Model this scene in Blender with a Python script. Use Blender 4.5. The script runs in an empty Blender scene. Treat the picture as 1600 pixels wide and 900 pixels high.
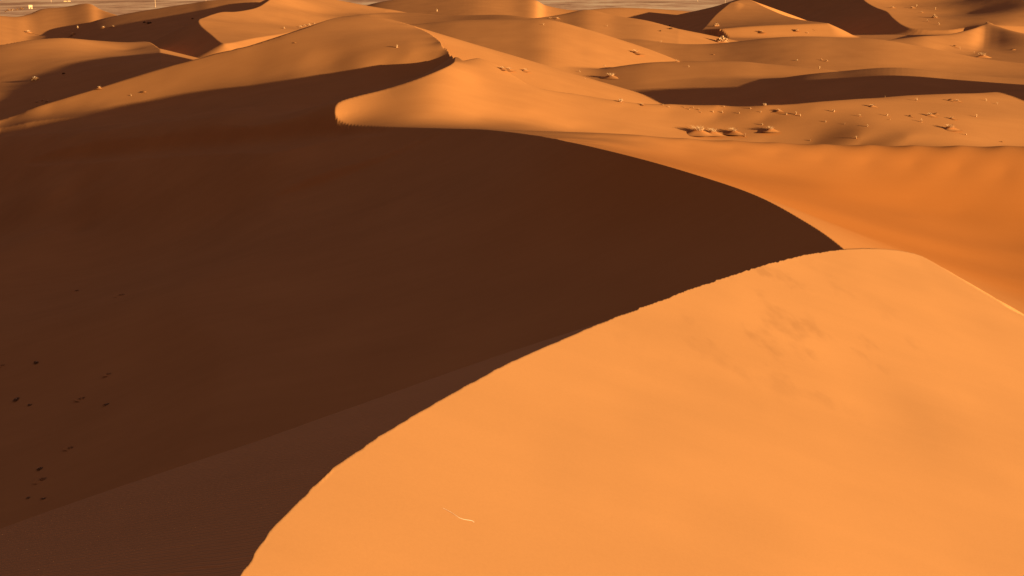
import bpy, math, random, os
import numpy as np

# ------------------------------------------------------------------ set-up
QUICK = bool(os.environ.get('QUICK'))
random.seed(7)
scene = bpy.context.scene
COL = scene.collection
F_PX, CAM_Z = 1920.0, 40.0                 # focal length in photo pixels (1600 wide), eye height over the plain
PITCH = math.atan(490 / F_PX)
SP, CP = math.sin(PITCH), math.cos(PITCH)
SUN_EL, SUN_BACK = math.radians(8.0), math.radians(36.0)   # sun to the right, 36 degrees behind the photographer
SX, SY = math.cos(SUN_BACK), -math.sin(SUN_BACK)
S_VEC = (SX * math.cos(SUN_EL), SY * math.cos(SUN_EL), math.sin(SUN_EL))


def ray(px, py):
    v = (450.0 - py) / F_PX
    yc = CP + v * SP
    return (px - 800.0) / F_PX / yc, (-SP + v * CP) / yc


def P(px, py, Y):
    """world point seen at photo pixel px, py and lying Y metres ahead"""
    u, t = ray(px, py)
    return (u * Y, Y, CAM_Z + t * Y)


# ------------------------------------------------------------------ maths helpers
def dense(pts, n=12):
    """Catmull-Rom resampling of a 3D polyline"""
    p = np.array(pts, float)
    q = np.vstack([2 * p[0] - p[1], p, 2 * p[-1] - p[-2]])
    out = []
    for i in range(1, len(q) - 2):
        a, b, c, d = q[i - 1], q[i], q[i + 1], q[i + 2]
        for k in range(n):
            t = k / n
            out.append(0.5 * (2 * b + (c - a) * t + (2 * a - 5 * b + 4 * c - d) * t * t + (3 * b - a - 3 * c + d) * t ** 3))
    out.append(p[-1])
    return np.array(out)


def inside(x, y, poly):
    r = np.zeros(x.shape, bool)
    n = len(poly)
    for i in range(n):
        x1, y1 = poly[i][0], poly[i][1]
        x2, y2 = poly[(i + 1) % n][0], poly[(i + 1) % n][1]
        if y1 == y2:
            continue
        c = (y1 > y) != (y2 > y)
        r ^= c & (x < (x2 - x1) * (y - y1) / (y2 - y1) + x1)
    return r


def nearest(x, y, line):
    """distance, height and arc fraction of the nearest point of a polyline (segment-wise)"""
    best = np.full(x.shape, 1e18)
    zz = np.zeros(x.shape)
    ff = np.zeros(x.shape)
    n = len(line) - 1
    for i in range(n):
        a, b = line[i], line[i + 1]
        dx, dy = b[0] - a[0], b[1] - a[1]
        l2 = dx * dx + dy * dy + 1e-12
        t = np.clip(((x - a[0]) * dx + (y - a[1]) * dy) / l2, 0, 1)
        d = (x - a[0] - t * dx) ** 2 + (y - a[1] - t * dy) ** 2
        m = d < best
        best = np.where(m, d, best)
        zz = np.where(m, a[2] + t * (b[2] - a[2]), zz)
        ff = np.where(m, (i + t) / n, ff)
    return np.sqrt(best), zz, ff


class TPS:
    """thin-plate surface through points, in (X/Y, ln Y)"""
    def __init__(self, pts, lam=1e-5):
        p = np.array(pts, float)
        self.c = np.stack([p[:, 0] / p[:, 1], np.log(p[:, 1])], 1)
        n = len(p)
        d = self.c[:, None] - self.c[None]
        r2 = (d ** 2).sum(-1)
        K = 0.5 * r2 * np.log(r2 + 1e-20)
        A = np.zeros((n + 3, n + 3))
        A[:n, :n] = K + lam * np.eye(n)
        A[:n, n] = 1
        A[:n, n + 1:] = self.c
        A[n, :n] = 1
        A[n + 1:, :n] = self.c.T
        b = np.zeros(n + 3)
        b[:n] = p[:, 2]
        self.w = np.linalg.solve(A, b)

    def __call__(self, x, y):
        u, l = x / y, np.log(y)
        n = len(self.c)
        out = self.w[n] + self.w[n + 1] * u + self.w[n + 2] * l
        for i in range(n):
            r2 = (u - self.c[i, 0]) ** 2 + (l - self.c[i, 1]) ** 2
            out += self.w[i] * 0.5 * r2 * np.log(r2 + 1e-20)
        return out


def smax(a, b, k):
    h = np.clip(0.5 + 0.5 * (a - b) / k, 0, 1)
    return b + (a - b) * h + k * h * (1 - h)


def smin(a, b, k):
    return -smax(-a, -b, k)


def vnoise(x, y, seed):
    """smooth value noise, -1..1"""
    rng = np.random.RandomState(seed)
    T = rng.rand(256, 256) * 2 - 1
    xi, yi = np.floor(x).astype(int), np.floor(y).astype(int)
    fx, fy = x - xi, y - yi
    fx = fx * fx * fx * (fx * (fx * 6 - 15) + 10)
    fy = fy * fy * fy * (fy * (fy * 6 - 15) + 10)
    g = lambda i, j: T[i & 255, j & 255]
    a = g(xi, yi) * (1 - fx) + g(xi + 1, yi) * fx
    b = g(xi, yi + 1) * (1 - fx) + g(xi + 1, yi + 1) * fx
    return a * (1 - fy) + b * fy


class Ridge:
    """a dune crest running across the view: crest points from left to right, near and far slope"""
    def __init__(self, crest, sf=0.2, sb=0.5, rf=6.0, rb=1.0, end=0.3):
        p = dense([P(*c) for c in crest], 10)
        self.u = p[:, 0] / p[:, 1]
        o = np.argsort(self.u)
        self.u, self.y, self.z = self.u[o], p[o, 1], p[o, 2]
        self.sf, self.sb, self.rf, self.rb, self.end = sf, sb, rf, rb, end

    def __call__(self, x, y):
        u = x / y
        yc = np.interp(u, self.u, self.y)
        zc = np.interp(u, self.u, self.z)
        d = yc - y
        rf = np.abs(d)
        front = self.sf * (np.sqrt(d * d + self.rf ** 2) - self.rf)
        back = self.sb * (np.sqrt(d * d + self.rb ** 2) - self.rb)
        z = zc - np.where(d > 0, front, back)
        over = np.maximum(self.u[0] - u, 0) + np.maximum(u - self.u[-1], 0)
        return z - self.end * over * y


# ------------------------------------------------------------------ the foreground dune
def plane_a(x, y):
    return 30.6 - 0.335 * (x + 4.4) + 0.133 * (y - 18.0)


def hit(px, py, f, lo=8.0, hi=90.0):
    u, t = ray(px, py)
    Y = np.linspace(lo, hi, 6000)
    g = CAM_Z + t * Y - f(u * Y, Y)
    i = int(np.argmax(g < 0))
    Y = Y[i]
    return (u * Y, Y, CAM_Z + t * Y)


A_PX = [(375, 900), (400, 860), (430, 820), (470, 780), (515, 735), (560, 705), (620, 665), (680, 630), (740, 597), (800, 565),
        (880, 530), (950, 500), (1055, 459), (1130, 433), (1200, 411), (1260, 397), (1320, 388.5), (1370, 388), (1410, 392),
        (1440, 400), (1470, 417), (1510, 441), (1560, 470), (1600, 493)]
A_CREST = [hit(px, py, plane_a) for px, py in A_PX]
A_CREST = [(-6.3, 4.0, plane_a(-6.3, 4.0)), (-5.9, 9.0, plane_a(-5.9, 9)), (-5.2, 14.0, plane_a(-5.2, 14.0))] + A_CREST
xr, yr, _ = A_CREST[-1]
A_CREST += [(xr + 5, yr - 2.5, plane_a(xr + 5, yr - 2.5)), (xr + 14, yr - 8, plane_a(xr + 14, yr - 8)), (60, 30, plane_a(60, 30))]
A_LINE = dense(A_CREST, 6)
A_POLY = [tuple(p) for p in A_LINE] + [(60, -10, 0), (-6.3, -10, 0)]
F_1055 = (3 + A_PX.index((1055, 459))) / (len(A_CREST) - 1)


def strip_b(x, y):
    d, zc, ff = nearest(x, y, A_LINE)
    s = np.interp(ff, [F_1055 - 0.02, F_1055 + 0.06], [0.27, 0.5])
    return zc - s * d


_b = lambda x, y: strip_b(np.asarray(x, float), np.asarray(y, float))
BRINK = [hit(px, py, _b) for px, py in ((0, 822), (200, 752), (400, 686), (600, 615), (800, 545))]


def z_fore(x, y):
    wx = x + 0.02 * vnoise(x / 0.9, y / 0.9, 11) + 0.028 * vnoise(x / 0.6, y / 0.24, 12)
    wy = y + 0.02 * vnoise(x / 0.9 + 40, y / 0.9, 13) + 0.02 * vnoise(x / 0.6 + 9, y / 0.24, 14)
    ins = inside(wx, wy, A_POLY)
    d, zc, ff = nearest(wx, wy, A_LINE)
    s = np.interp(ff, [F_1055 - 0.02, F_1055 + 0.06, 0.8, 0.87], [0.27, 0.5, 0.5, 0.9])
    out = zc - s * d
    # the brink where the shaded strip breaks off into the valley
    a, b = np.array(BRINK[0]), np.array(BRINK[-1])
    e = (b - a)[:2] / np.hypot(*(b - a)[:2])
    along = (x - a[0]) * e[0] + (y - a[1]) * e[1]
    perp = -(x - a[0]) * e[1] + (y - a[1]) * e[0]
    bx = np.array([((q[0] - a[0]) * e[0] + (q[1] - a[1]) * e[1]) for q in BRINK])
    bp = np.array([(-(q[0] - a[0]) * e[1] + (q[1] - a[1]) * e[0]) for q in BRINK])
    bz = np.array([q[2] for q in BRINK])
    sl = (bz[-1] - bz[0]) / (bx[-1] - bx[0])
    base = np.interp(along, bx, bz) + np.where(along < bx[0], (along - bx[0]) * sl, 0) + np.where(along > bx[-1], (along - bx[-1]) * sl, 0)
    slip = base - 0.62 * (perp - np.interp(along, bx, bp))
    out = smin(out, slip, 0.25)
    top = plane_a(x, y)
    top = top + 0.05 * vnoise(x / 5.0 + 3, y / 7.0, 3) + 0.025 * vnoise(x / 2.2, y / 3.1, 5)
    edge = np.clip(d / 1.5, 0, 1)
    return np.where(ins, plane_a(x, y) + (top - plane_a(x, y)) * edge, out)


# ------------------------------------------------------------------ the second dune: one long winding crest
S_PX = [(1315, 387, 62), (1250, 342, 67.5), (1180, 305, 74.5), (1100, 277, 83.5), (1000, 248, 97), (900, 224, 112), (830, 211, 124), (760, 203, 134),
    (700, 201, 141), (640, 199.5, 147), (590, 198, 151), (550, 196, 154), (533, 191, 155.5), (525, 183, 156.5), (524, 172, 157.6), (530, 160, 159.2),
    (560, 150, 161.3), (600, 140, 163.3), (650, 124, 165), (690, 108, 168.5), (706, 100, 172.7), (710, 94, 178.3), (704, 83, 204.6), (692, 70, 210.5),
    (688, 64, 214.1), (672, 52, 223.3), (650, 42, 234.5), (625, 34, 243.5), (600, 28.5, 250), (575, 25.5, 253.9), (556, 24, 255.9)]
E_PX = [(520, 29, 242.2), (470, 46, 232.6), (400, 68, 227.3), (350, 80, 227.6), (300, 93, 228.1), (225, 114, 228.6), (150, 138, 228.3), (60, 165, 228.2),
    (0, 187, 228.1)]
S_CREST = [(26, 18, 17.0), (21, 38, 22.0), (18, 52, 25.2)] + [P(*p) for p in S_PX]
E_CREST = [P(*p) for p in E_PX] + [(-118, 222, 10.0), (-150, 210, 6.0)]
S_LINE = dense(S_CREST, 8)
E_LINE = dense([S_CREST[-1]] + E_CREST, 8)
BACK_LINE = np.vstack([S_LINE[-25:], E_LINE[1:]])
L_POLY = [tuple(p) for p in S_LINE] + [tuple(p) for p in E_LINE[1:]] + [(-260, 200, 0), (-260, 1, 0), (26, 1, 0)]

# sand surfaces worked out from how brightly the photograph shows them: the shaded valley, the grazed slope beyond it,
# the bowl right of the crest, and the windward face with the flat behind it
VALLEY = [(-27.38, 60.53, 11.41), (-32.81, 73.55, 9.77), (-39.28, 89.29, 8.62), (-46.93, 108.13, 8.26), (-24.32, 60.59, 12.51), (-29.02, 73.29, 11),
    (-34.57, 88.45, 10), (-40.98, 106.23, 9.81), (-21.1, 60.18, 13.82), (-25.08, 72.45, 12.45), (-29.75, 87, 11.58), (-35.09, 103.91, 11.48),
    (-17.76, 59.11, 15.33), (-21.02, 70.8, 14.15), (-24.83, 84.66, 13.41), (-29.21, 100.79, 13.37), (-14.43, 57.55, 16.96), (-16.96, 68.47, 16.02),
    (-19.94, 81.43, 15.45), (-23.39, 96.61, 15.48), (-11.27, 56.02, 18.56), (-13.14, 66.01, 17.92), (-15.37, 78.1, 17.54), (-8.37, 55, 19.95),
    (-9.61, 63.82, 19.65), (-11.09, 74.43, 19.6), (-12.89, 87.39, 19.87), (-5.67, 54.7, 21.05), (-6.41, 62.41, 20.84), (-7.24, 71.2, 20.9),
    (-8.18, 81.14, 21.32), (-3.05, 55, 21.91), (-3.41, 62.08, 21.82), (-3.81, 69.96, 21.99), (-4.27, 79.01, 22.41), (-0.42, 55.61, 22.69),
    (-0.47, 62.25, 22.64), (-0.52, 69.61, 22.8), (-0.58, 78.11, 23.16), (2.24, 56.3, 23.42), (2.47, 62.4, 23.38), (2.72, 69.17, 23.5), (3, 76.94, 23.76),
    (4.96, 57.15, 24.11), (5.41, 62.64, 24.06), (5.89, 68.64, 24.12), (6.43, 75.26, 24.31), (7.77, 58.21, 24.78), (8.38, 63.03, 24.68),
    (9.01, 68.08, 24.69), (9.65, 73.22, 24.86), (10.66, 59.31, 25.48), (11.36, 63.4, 25.3), (12.07, 67.53, 25.22), (12.67, 71.16, 25.34),
    (13.4, 59.35, 26.34), (13.82, 61.32, 26.31), (14.3, 63.51, 26.27), (-88.76, 212.64, 11.73), (-85.08, 202.98, 9.6), (-79.9, 189.39, 6.61),
    (-74.47, 175.12, 3.47), (-81.12, 204.6, 12.92), (-77.75, 195.29, 10.88), (-73.02, 182.2, 8), (-68.04, 168.46, 4.97), (-74.34, 197.93, 13.93),
    (-71.24, 188.91, 11.95), (-66.9, 176.24, 9.16), (-62.33, 162.93, 6.23), (-67.88, 191.4, 14.95), (-65.71, 184.53, 12.75), (-62.59, 174.64, 9.59),
    (-59.22, 163.94, 6.16), (-62.11, 186.14, 15.83), (-60.13, 179.45, 13.69), (-57.27, 169.81, 10.61), (-54.18, 159.39, 7.27), (-57.02, 182.31, 16.52),
    (-55.19, 175.75, 14.42), (-52.56, 166.29, 11.39), (-49.72, 156.07, 8.12), (-52.15, 178.75, 17.35), (-50.47, 172.29, 15.28), (-48.06, 162.99, 12.31),
    (-45.45, 152.94, 9.09), (-47.39, 175.01, 18.19), (-45.86, 168.66, 16.16), (-43.66, 159.53, 13.24), (-41.28, 149.66, 10.08), (-42.8, 171.32, 19.01),
    (-41.41, 165.09, 17.01), (-39.42, 156.12, 14.14), (-37.26, 146.43, 11.04)]
GRAZED = [(-90, 215.84, 12.2), (-90.89, 218.1, 12.44), (-91.71, 220.19, 12.71), (-92.67, 222.64, 12.95), (-93.64, 225.09, 13.2), (-94.38, 227.01, 13.52),
    (-94.78, 228.12, 13.94), (-82.27, 207.71, 13.38), (-83.65, 211.39, 13.67), (-85.17, 215.42, 13.94), (-86.91, 220.01, 14.17), (-88.43, 224.04, 14.5),
    (-89.29, 226.45, 15.04), (-89.84, 228.03, 15.68), (-74.98, 199.86, 14.51), (-77.12, 205.79, 14.71), (-79.51, 212.41, 14.88), (-81.85, 218.92, 15.13),
    (-83.62, 223.9, 15.6), (-84.46, 226.42, 16.37), (-85.08, 228.35, 17.21), (-68.33, 192.87, 15.56), (-71.32, 201.59, 15.58), (-74.5, 210.86, 15.62),
    (-77.04, 218.35, 15.96), (-78.68, 223.31, 16.64), (-79.5, 225.95, 17.61), (-80.22, 228.3, 18.63), (-62.53, 187.58, 16.43), (-66.31, 199.24, 16.24),
    (-70.03, 210.76, 16.22), (-72.46, 218.42, 16.75), (-73.78, 222.74, 17.71), (-74.59, 225.56, 18.86), (-75.4, 228.36, 20.05), (-57.4, 183.73, 17.1),
    (-61.76, 198.04, 16.78), (-65.75, 211.23, 16.78), (-67.96, 218.72, 17.56), (-68.96, 222.34, 18.8), (-69.78, 225.38, 20.15), (-70.65, 228.6, 21.52),
    (-52.51, 180.16, 17.92), (-57.11, 196.34, 17.52), (-61.15, 210.67, 17.57), (-63.24, 218.3, 18.51), (-64.11, 221.74, 19.94), (-64.94, 225.04, 21.42),
    (-65.82, 228.56, 22.94), (-47.71, 176.4, 18.75), (-52.3, 193.77, 18.34), (-56.28, 208.97, 18.45), (-58.36, 217.15, 19.47), (-59.25, 220.93, 21),
    (-60.08, 224.5, 22.61), (-60.96, 228.27, 24.26), (-43.1, 172.69, 19.56), (-47.51, 190.83, 19.17), (-51.38, 206.85, 19.33), (-53.47, 215.75, 20.42),
    (-54.41, 220.03, 22.04), (-55.24, 223.89, 23.76), (-56.11, 227.94, 25.52), (-38.95, 170.36, 20.25), (-43.05, 188.74, 19.95), (-46.67, 205.12, 20.19),
    (-48.69, 214.52, 21.35), (-49.63, 219.19, 23.04), (-50.42, 223.2, 24.86), (-51.26, 227.47, 26.72), (-35.37, 170.32, 20.86), (-39.01, 188.32, 20.71),
    (-42.22, 204.31, 21.09), (-44.05, 213.68, 22.32), (-44.92, 218.48, 24.06), (-45.65, 222.55, 25.93), (-46.51, 227.32, 27.83), (-32.18, 172.32, 21.21),
    (-35.28, 189.42, 21.32), (-37.98, 204.44, 21.96), (-39.49, 213.15, 23.39), (-40.26, 217.83, 25.27), (-41.02, 222.51, 27.23), (-42.13, 229.13, 29.18),
    (-29.24, 176.31, 21.32), (-31.74, 191.87, 21.78), (-33.86, 205.28, 22.75), (-35.02, 212.87, 24.43), (-35.69, 217.55, 26.45), (-36.62, 223.85, 28.47),
    (-38.19, 234.07, 30.45), (-26.45, 182.37, 21.1), (-28.27, 195.5, 22.04), (-29.77, 206.43, 23.45), (-30.59, 212.78, 25.42), (-31.27, 218.1, 27.58),
    (-32.47, 227.17, 29.67), (-34.52, 242.17, 31.76), (-23.48, 189.24, 21.99), (-24.66, 199.29, 23.17), (-25.57, 207.24, 24.71), (-26.12, 212.25, 26.59),
    (-26.78, 218.19, 28.52), (-28.12, 229.72, 30.32), (-30.33, 248.37, 32.13), (-20.13, 195.01, 22.44), (-20.8, 201.98, 23.73), (-21.29, 207.13, 25.27),
    (-21.6, 210.7, 27), (-22.12, 216.31, 28.67), (-23.26, 227.9, 30.19), (-25.05, 246.12, 31.69), (-16.42, 199.06, 23.38), (-16.74, 203.39, 24.54),
    (-16.96, 206.43, 25.85), (-17.13, 208.94, 27.24), (-17.47, 213.43, 28.55), (-18.17, 222.37, 29.71), (-19.22, 235.63, 30.83), (-12.41, 201.11, 24.76),
    (-12.56, 203.65, 25.5), (-12.65, 205.41, 26.31), (-12.74, 207.05, 27.14), (-12.87, 209.51, 27.94), (-13.11, 213.58, 28.67), (-13.43, 219.06, 29.37)]
BOWL = [(3.6, 114.99, 25.19), (3.61, 115.6, 25.16), (3.69, 117.86, 24.93), (3.82, 122.26, 24.42), (3.95, 126.27, 23.97), (7.87, 115.2, 24.37),
    (8.03, 117.48, 24.26), (8.13, 119.1, 24.25), (8.46, 123.89, 23.83), (8.73, 127.93, 23.52), (8.8, 129.09, 23.59), (11.87, 112.44, 23.89),
    (12.68, 120.19, 23.16), (13.03, 123.58, 23.06), (13.39, 127.1, 22.97), (13.64, 129.63, 23.04), (13.79, 131.16, 23.24), (15.5, 108.41, 23.47),
    (17.35, 121.51, 22.04), (18, 126.21, 21.93), (18.36, 128.82, 22.15), (18.65, 131.02, 22.46), (18.96, 133.39, 22.76), (18.85, 104.34, 22.99),
    (21.77, 120.73, 21.1), (22.62, 125.62, 21.14), (23.11, 128.53, 21.53), (23.64, 131.72, 21.91), (24.16, 134.81, 22.34), (21.1, 96.48, 22.92),
    (25.25, 115.75, 20.54), (27, 124.04, 20.25), (27.84, 128.18, 20.73), (28.55, 131.71, 21.36), (29.24, 135.17, 22.06), (21.93, 85.25, 23.22),
    (27.24, 106.21, 20.45), (30.67, 119.95, 19.44), (32.27, 126.6, 19.88), (33.25, 130.84, 20.84), (34.18, 134.91, 21.92), (26.96, 91.24, 21.2),
    (32.39, 109.97, 18.93), (35.56, 121.17, 18.53), (37.02, 126.57, 19.38), (38.01, 130.42, 20.6), (39.02, 134.34, 21.9), (32.88, 98.55, 19.21),
    (37.93, 114.13, 17.68), (40.49, 122.27, 17.96), (41.67, 126.31, 19.14), (42.67, 129.83, 20.52), (43.76, 133.62, 21.94), (35, 93.88, 18.65),
    (41.01, 110.51, 16.94), (44.41, 120.22, 17.15), (45.91, 124.84, 18.57), (47.1, 128.65, 20.26), (48.42, 132.84, 22.02), (34.62, 83.93, 19.33),
    (42.78, 104.28, 16.68), (47.84, 117.23, 16.41), (49.92, 122.98, 17.97), (51.37, 127.25, 20), (53.02, 132.04, 22.11), (33.76, 74.56, 20.09),
    (43.89, 97.55, 16.58), (50.85, 113.76, 15.71), (53.76, 121.03, 17.35), (55.55, 125.85, 19.71), (57.56, 131.24, 22.21)]
WINDWARD = [(-9.96, 152.82, 22.62), (-10.13, 155.77, 23.44), (-10.29, 158.51, 24.32), (-10.44, 161.07, 25.26), (-10.6, 163.82, 26.21), (-4.15, 156.17, 22.4),
    (-4.23, 159.63, 23.55), (-4.33, 163.67, 24.7), (-4.44, 168.26, 25.87), (-4.58, 174.08, 27.03), (-4.76, 181.14, 28.21), (1.85, 153.86, 21.62),
    (1.91, 159.3, 22.05), (1.93, 161.84, 22.86), (1.97, 165.08, 23.63), (2.01, 168.71, 24.41), (2.07, 173.71, 25.11), (7.75, 152.77, 20.63),
    (8.07, 159.41, 20.68), (8.17, 161.62, 21.32), (8.3, 164.35, 21.92), (8.45, 167.48, 22.51), (8.62, 171.14, 23.07), (8.79, 174.75, 23.68),
    (14.22, 159.01, 19.73), (14.39, 161.1, 20.21), (14.61, 163.79, 20.64), (14.86, 166.74, 21.07), (15.08, 169.46, 21.54), (15.29, 172, 22.06),
    (15.46, 174.06, 22.65), (20.69, 161.41, 19.23), (21.03, 164.24, 19.59), (21.31, 166.66, 20.03), (21.56, 168.78, 20.53), (21.8, 170.82, 21.05),
    (22, 172.61, 21.61), (22.18, 174.19, 22.21), (27.21, 162.99, 18.75), (27.53, 165.08, 19.23), (27.76, 166.68, 19.79), (28.02, 168.43, 20.34),
    (28.31, 170.33, 20.89), (28.52, 171.81, 21.5), (28.67, 172.91, 22.16), (33.28, 161.76, 18.6), (33.55, 163.24, 19.2), (33.81, 164.72, 19.8),
    (34.13, 166.47, 20.39), (34.45, 168.22, 21), (34.69, 169.59, 21.66), (34.94, 171.04, 22.32), (39.04, 159.63, 18.66), (39.41, 161.34, 19.33),
    (39.74, 162.93, 20.03), (40.09, 164.58, 20.73), (40.49, 166.47, 21.43), (40.93, 168.49, 22.13), (41.63, 171.59, 22.74), (44.33, 156.42, 18.94),
    (44.7, 157.97, 19.72), (45.24, 160.1, 20.44), (45.91, 162.75, 21.13), (46.72, 165.88, 21.79), (47.84, 170.09, 22.37), (49.47, 176.18, 22.82),
    (49.61, 153.97, 19.2), (50.17, 155.97, 19.98), (51.17, 159.33, 20.63), (52.43, 163.53, 21.22), (53.89, 168.37, 21.79), (55.84, 174.74, 22.27),
    (58.24, 182.57, 22.69), (55.37, 153.36, 19.25), (56.55, 156.91, 19.88), (58.12, 161.56, 20.42), (59.77, 166.43, 21), (61.66, 172, 21.56),
    (64.13, 179.2, 22.04), (67.03, 187.63, 22.5), (62.32, 155.87, 18.88), (64.12, 160.67, 19.41), (65.76, 165.08, 20.06), (67.54, 169.86, 20.72),
    (70.22, 176.91, 21.21), (73.64, 185.86, 21.6), (77.34, 195.57, 22.05), (69.71, 158.95, 18.45), (71.53, 163.4, 19.08), (73.46, 168.12, 19.75),
    (76.11, 174.52, 20.29), (79.88, 183.5, 20.65), (84.08, 193.51, 21.04), (88.22, 203.41, 21.58)]
K1_LINE = [(-6.93, 178, 29.57), (-4.76, 181.14, 28.21), (-2.45, 180.1, 27.12), (-0.15, 176.72, 25.99), (2.07, 173.71, 25.11), (4.27, 172.95, 24.6),
    (6.51, 173.75, 24.15), (8.79, 174.75, 23.68), (11.04, 174.93, 23.26), (13.26, 174.52, 22.89), (15.46, 174.06, 22.65), (17.68, 173.97, 22.5),
    (19.93, 174.11, 22.33), (22.18, 174.19, 22.21), (24.38, 173.99, 22.15), (26.55, 173.54, 22.12), (28.67, 172.91, 22.16), (30.76, 172.21, 22.22),
    (32.84, 171.54, 22.28), (34.94, 171.04, 22.32), (37.08, 170.83, 22.47), (39.3, 170.98, 22.63), (41.63, 171.59, 22.74), (44.1, 172.7, 22.81),
    (46.72, 174.26, 22.83), (49.47, 176.18, 22.82), (52.35, 178.35, 22.79), (55.3, 180.56, 22.76), (58.24, 182.57, 22.69), (61.13, 184.25, 22.63),
    (64.02, 185.82, 22.57), (67.03, 187.63, 22.5), (70.29, 189.96, 22.38), (73.75, 192.69, 22.22), (77.34, 195.57, 22.05), (80.99, 198.39, 21.9),
    (84.63, 201.04, 21.73), (88.22, 203.41, 21.58)]
EDGE = [(-94.65, 227.74, 13.75), (-88.79, 225.04, 14.68), (-83.51, 223.59, 15.56), (-78.27, 222.08, 16.42), (-73.16, 220.69, 17.16), (-68.25, 219.74, 17.85),
    (-63.46, 219.15, 18.81), (-58.59, 218.12, 19.8), (-53.71, 216.83, 20.76), (-48.91, 215.57, 21.67), (-44.19, 214.45, 22.55), (-39.35, 212.31, 23.2),
    (-34.69, 210.71, 23.8), (-30.19, 209.61, 24.27), (-25.58, 207.32, 24.74), (-21.24, 206.59, 25.08), (-16.9, 205.57, 25.43), (-12.6, 204.4, 25.82)]

L_PTS = [tuple(p) for p in S_LINE[::3]] + [tuple(p) for p in E_LINE[::4]] + VALLEY + GRAZED
L_PTS += [(-90, 110, 6), (-120, 180, 8), (-80, 60, 8), (-30, 35, 11), (-60, 30, 9), (0, 20, 12)]
for i in range(17 * 8, 23 * 8, 4):       # slip face of the far spur
    p, q = S_LINE[i], S_LINE[i + 2]
    n = np.array([-(q[1] - p[1]), q[0] - p[0]]) / np.hypot(q[1] - p[1], q[0] - p[0])
    for dd in (3.5, 8.0):
        if p[1] + n[1] * dd < 156: L_PTS.append((p[0] + n[0] * dd, p[1] + n[1] * dd, p[2] - 0.5 * dd))
for i in range(8 * 8, 17 * 8 + 1, 6):       # slip face under the crest
    p, q = S_LINE[i], S_LINE[i + 2]
    n = np.array([-(q[1] - p[1]), q[0] - p[0]]) / np.hypot(q[1] - p[1], q[0] - p[0])
    for dd, dz in ((4.0, 2.1), (9.0, 3.9)):
        L_PTS.append((p[0] + n[0] * dd, p[1] + n[1] * dd, p[2] - dz))
L_TPS = TPS(L_PTS, 4e-5)
R_PTS = [tuple(p) for p in S_LINE[::3]] + BOWL + WINDWARD
R_PTS += [(p[0] + 2, p[1] + 12, p[2] - 1.5) for p in K1_LINE[::3]] + [(p[0] + 8, p[1] + 45, p[2] - 10) for p in K1_LINE[::6]]
R_PTS += [(x, y, 4.0) for x, y in ((-30, 380), (-100, 340), (0, 400), (100, 400), (200, 400), (-200, 400), (-150, 700), (0, 700), (300, 700))]
R_PTS += [(40, 40, 19), (55, 60, 20), (60, 20, 16), (35, 45, 20)]
for q in BOWL:                             # the far side of the bowl's rim falls away gently
    if q[0] > 17 and 128.5 < q[1] and abs(q[2] - CAM_Z - q[1] * ray(800, float(np.interp(800 + 1905 * q[0] / q[1], [1000, 1100, 1200, 1300, 1400, 1500, 1600], [213, 217, 222, 225.5, 227, 227.5, 228])))[1]) < 0.22:
        R_PTS += [(q[0], q[1] + 3.0, q[2] - 0.9)]
R_TPS = TPS(R_PTS, 2e-5)
CREST_GAP = S_LINE[20:180].copy()            # what the smooth surface misses along the crest
CREST_GAP[:, 2] -= R_TPS(CREST_GAP[:, 0].copy(), CREST_GAP[:, 1].copy())

class Slope:
    """sand rising away from the viewer to a crest: rows of points from the near foot to the crest, one row per direction"""
    def __init__(self, rows, back, end):
        self.tps = TPS([P(*q) for r in rows for q in r], 1e-5)
        top = dense([P(*r[-1]) for r in rows], 6)
        self.u, self.y, self.z = top[:, 0] / top[:, 1], top[:, 1], top[:, 2]
        self.y0 = rows[1][0][2] - 30
        self.back, self.end = back, end

    def __call__(self, x, y):
        z = np.full(x.shape, -50.0)
        m = (x / y < self.u[-1] + 0.07) & (x / y > self.u[0] - 0.2) & (y > self.y0) & (y < 520)
        xm, ym = x[m], y[m]
        u = xm / ym
        yc, zc = np.interp(u, self.u, self.y), np.interp(u, self.u, self.z)
        over = (np.maximum(0, u - self.u[-1]) + np.maximum(0, self.u[0] - u)) * ym
        z[m] = np.where(ym < yc, self.tps(xm, ym), zc - self.back * (ym - yc)) - self.end * over
        return z


class Wall:
    """a dune given by its crest in metres, with its steep side on the left"""
    def __init__(self, pts, left, right):
        self.line = dense(pts, 4)
        self.sl, self.sr = left, right

    def __call__(self, x, y):
        z = np.full(x.shape, -50.0)
        m = (x > self.line[0][0] - 60) & (x < self.line[-1][0] + 120) & (y > self.line[0][1] - 90) & (y < self.line[-1][1] + 90)
        xm, ym = x[m], y[m]
        d, zc, ff = nearest(xm, ym, self.line)
        cx = np.interp(ym, self.line[:, 1], self.line[:, 0])
        z[m] = zc - np.where(xm < cx, self.sl, self.sr) * d
        return z


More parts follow.
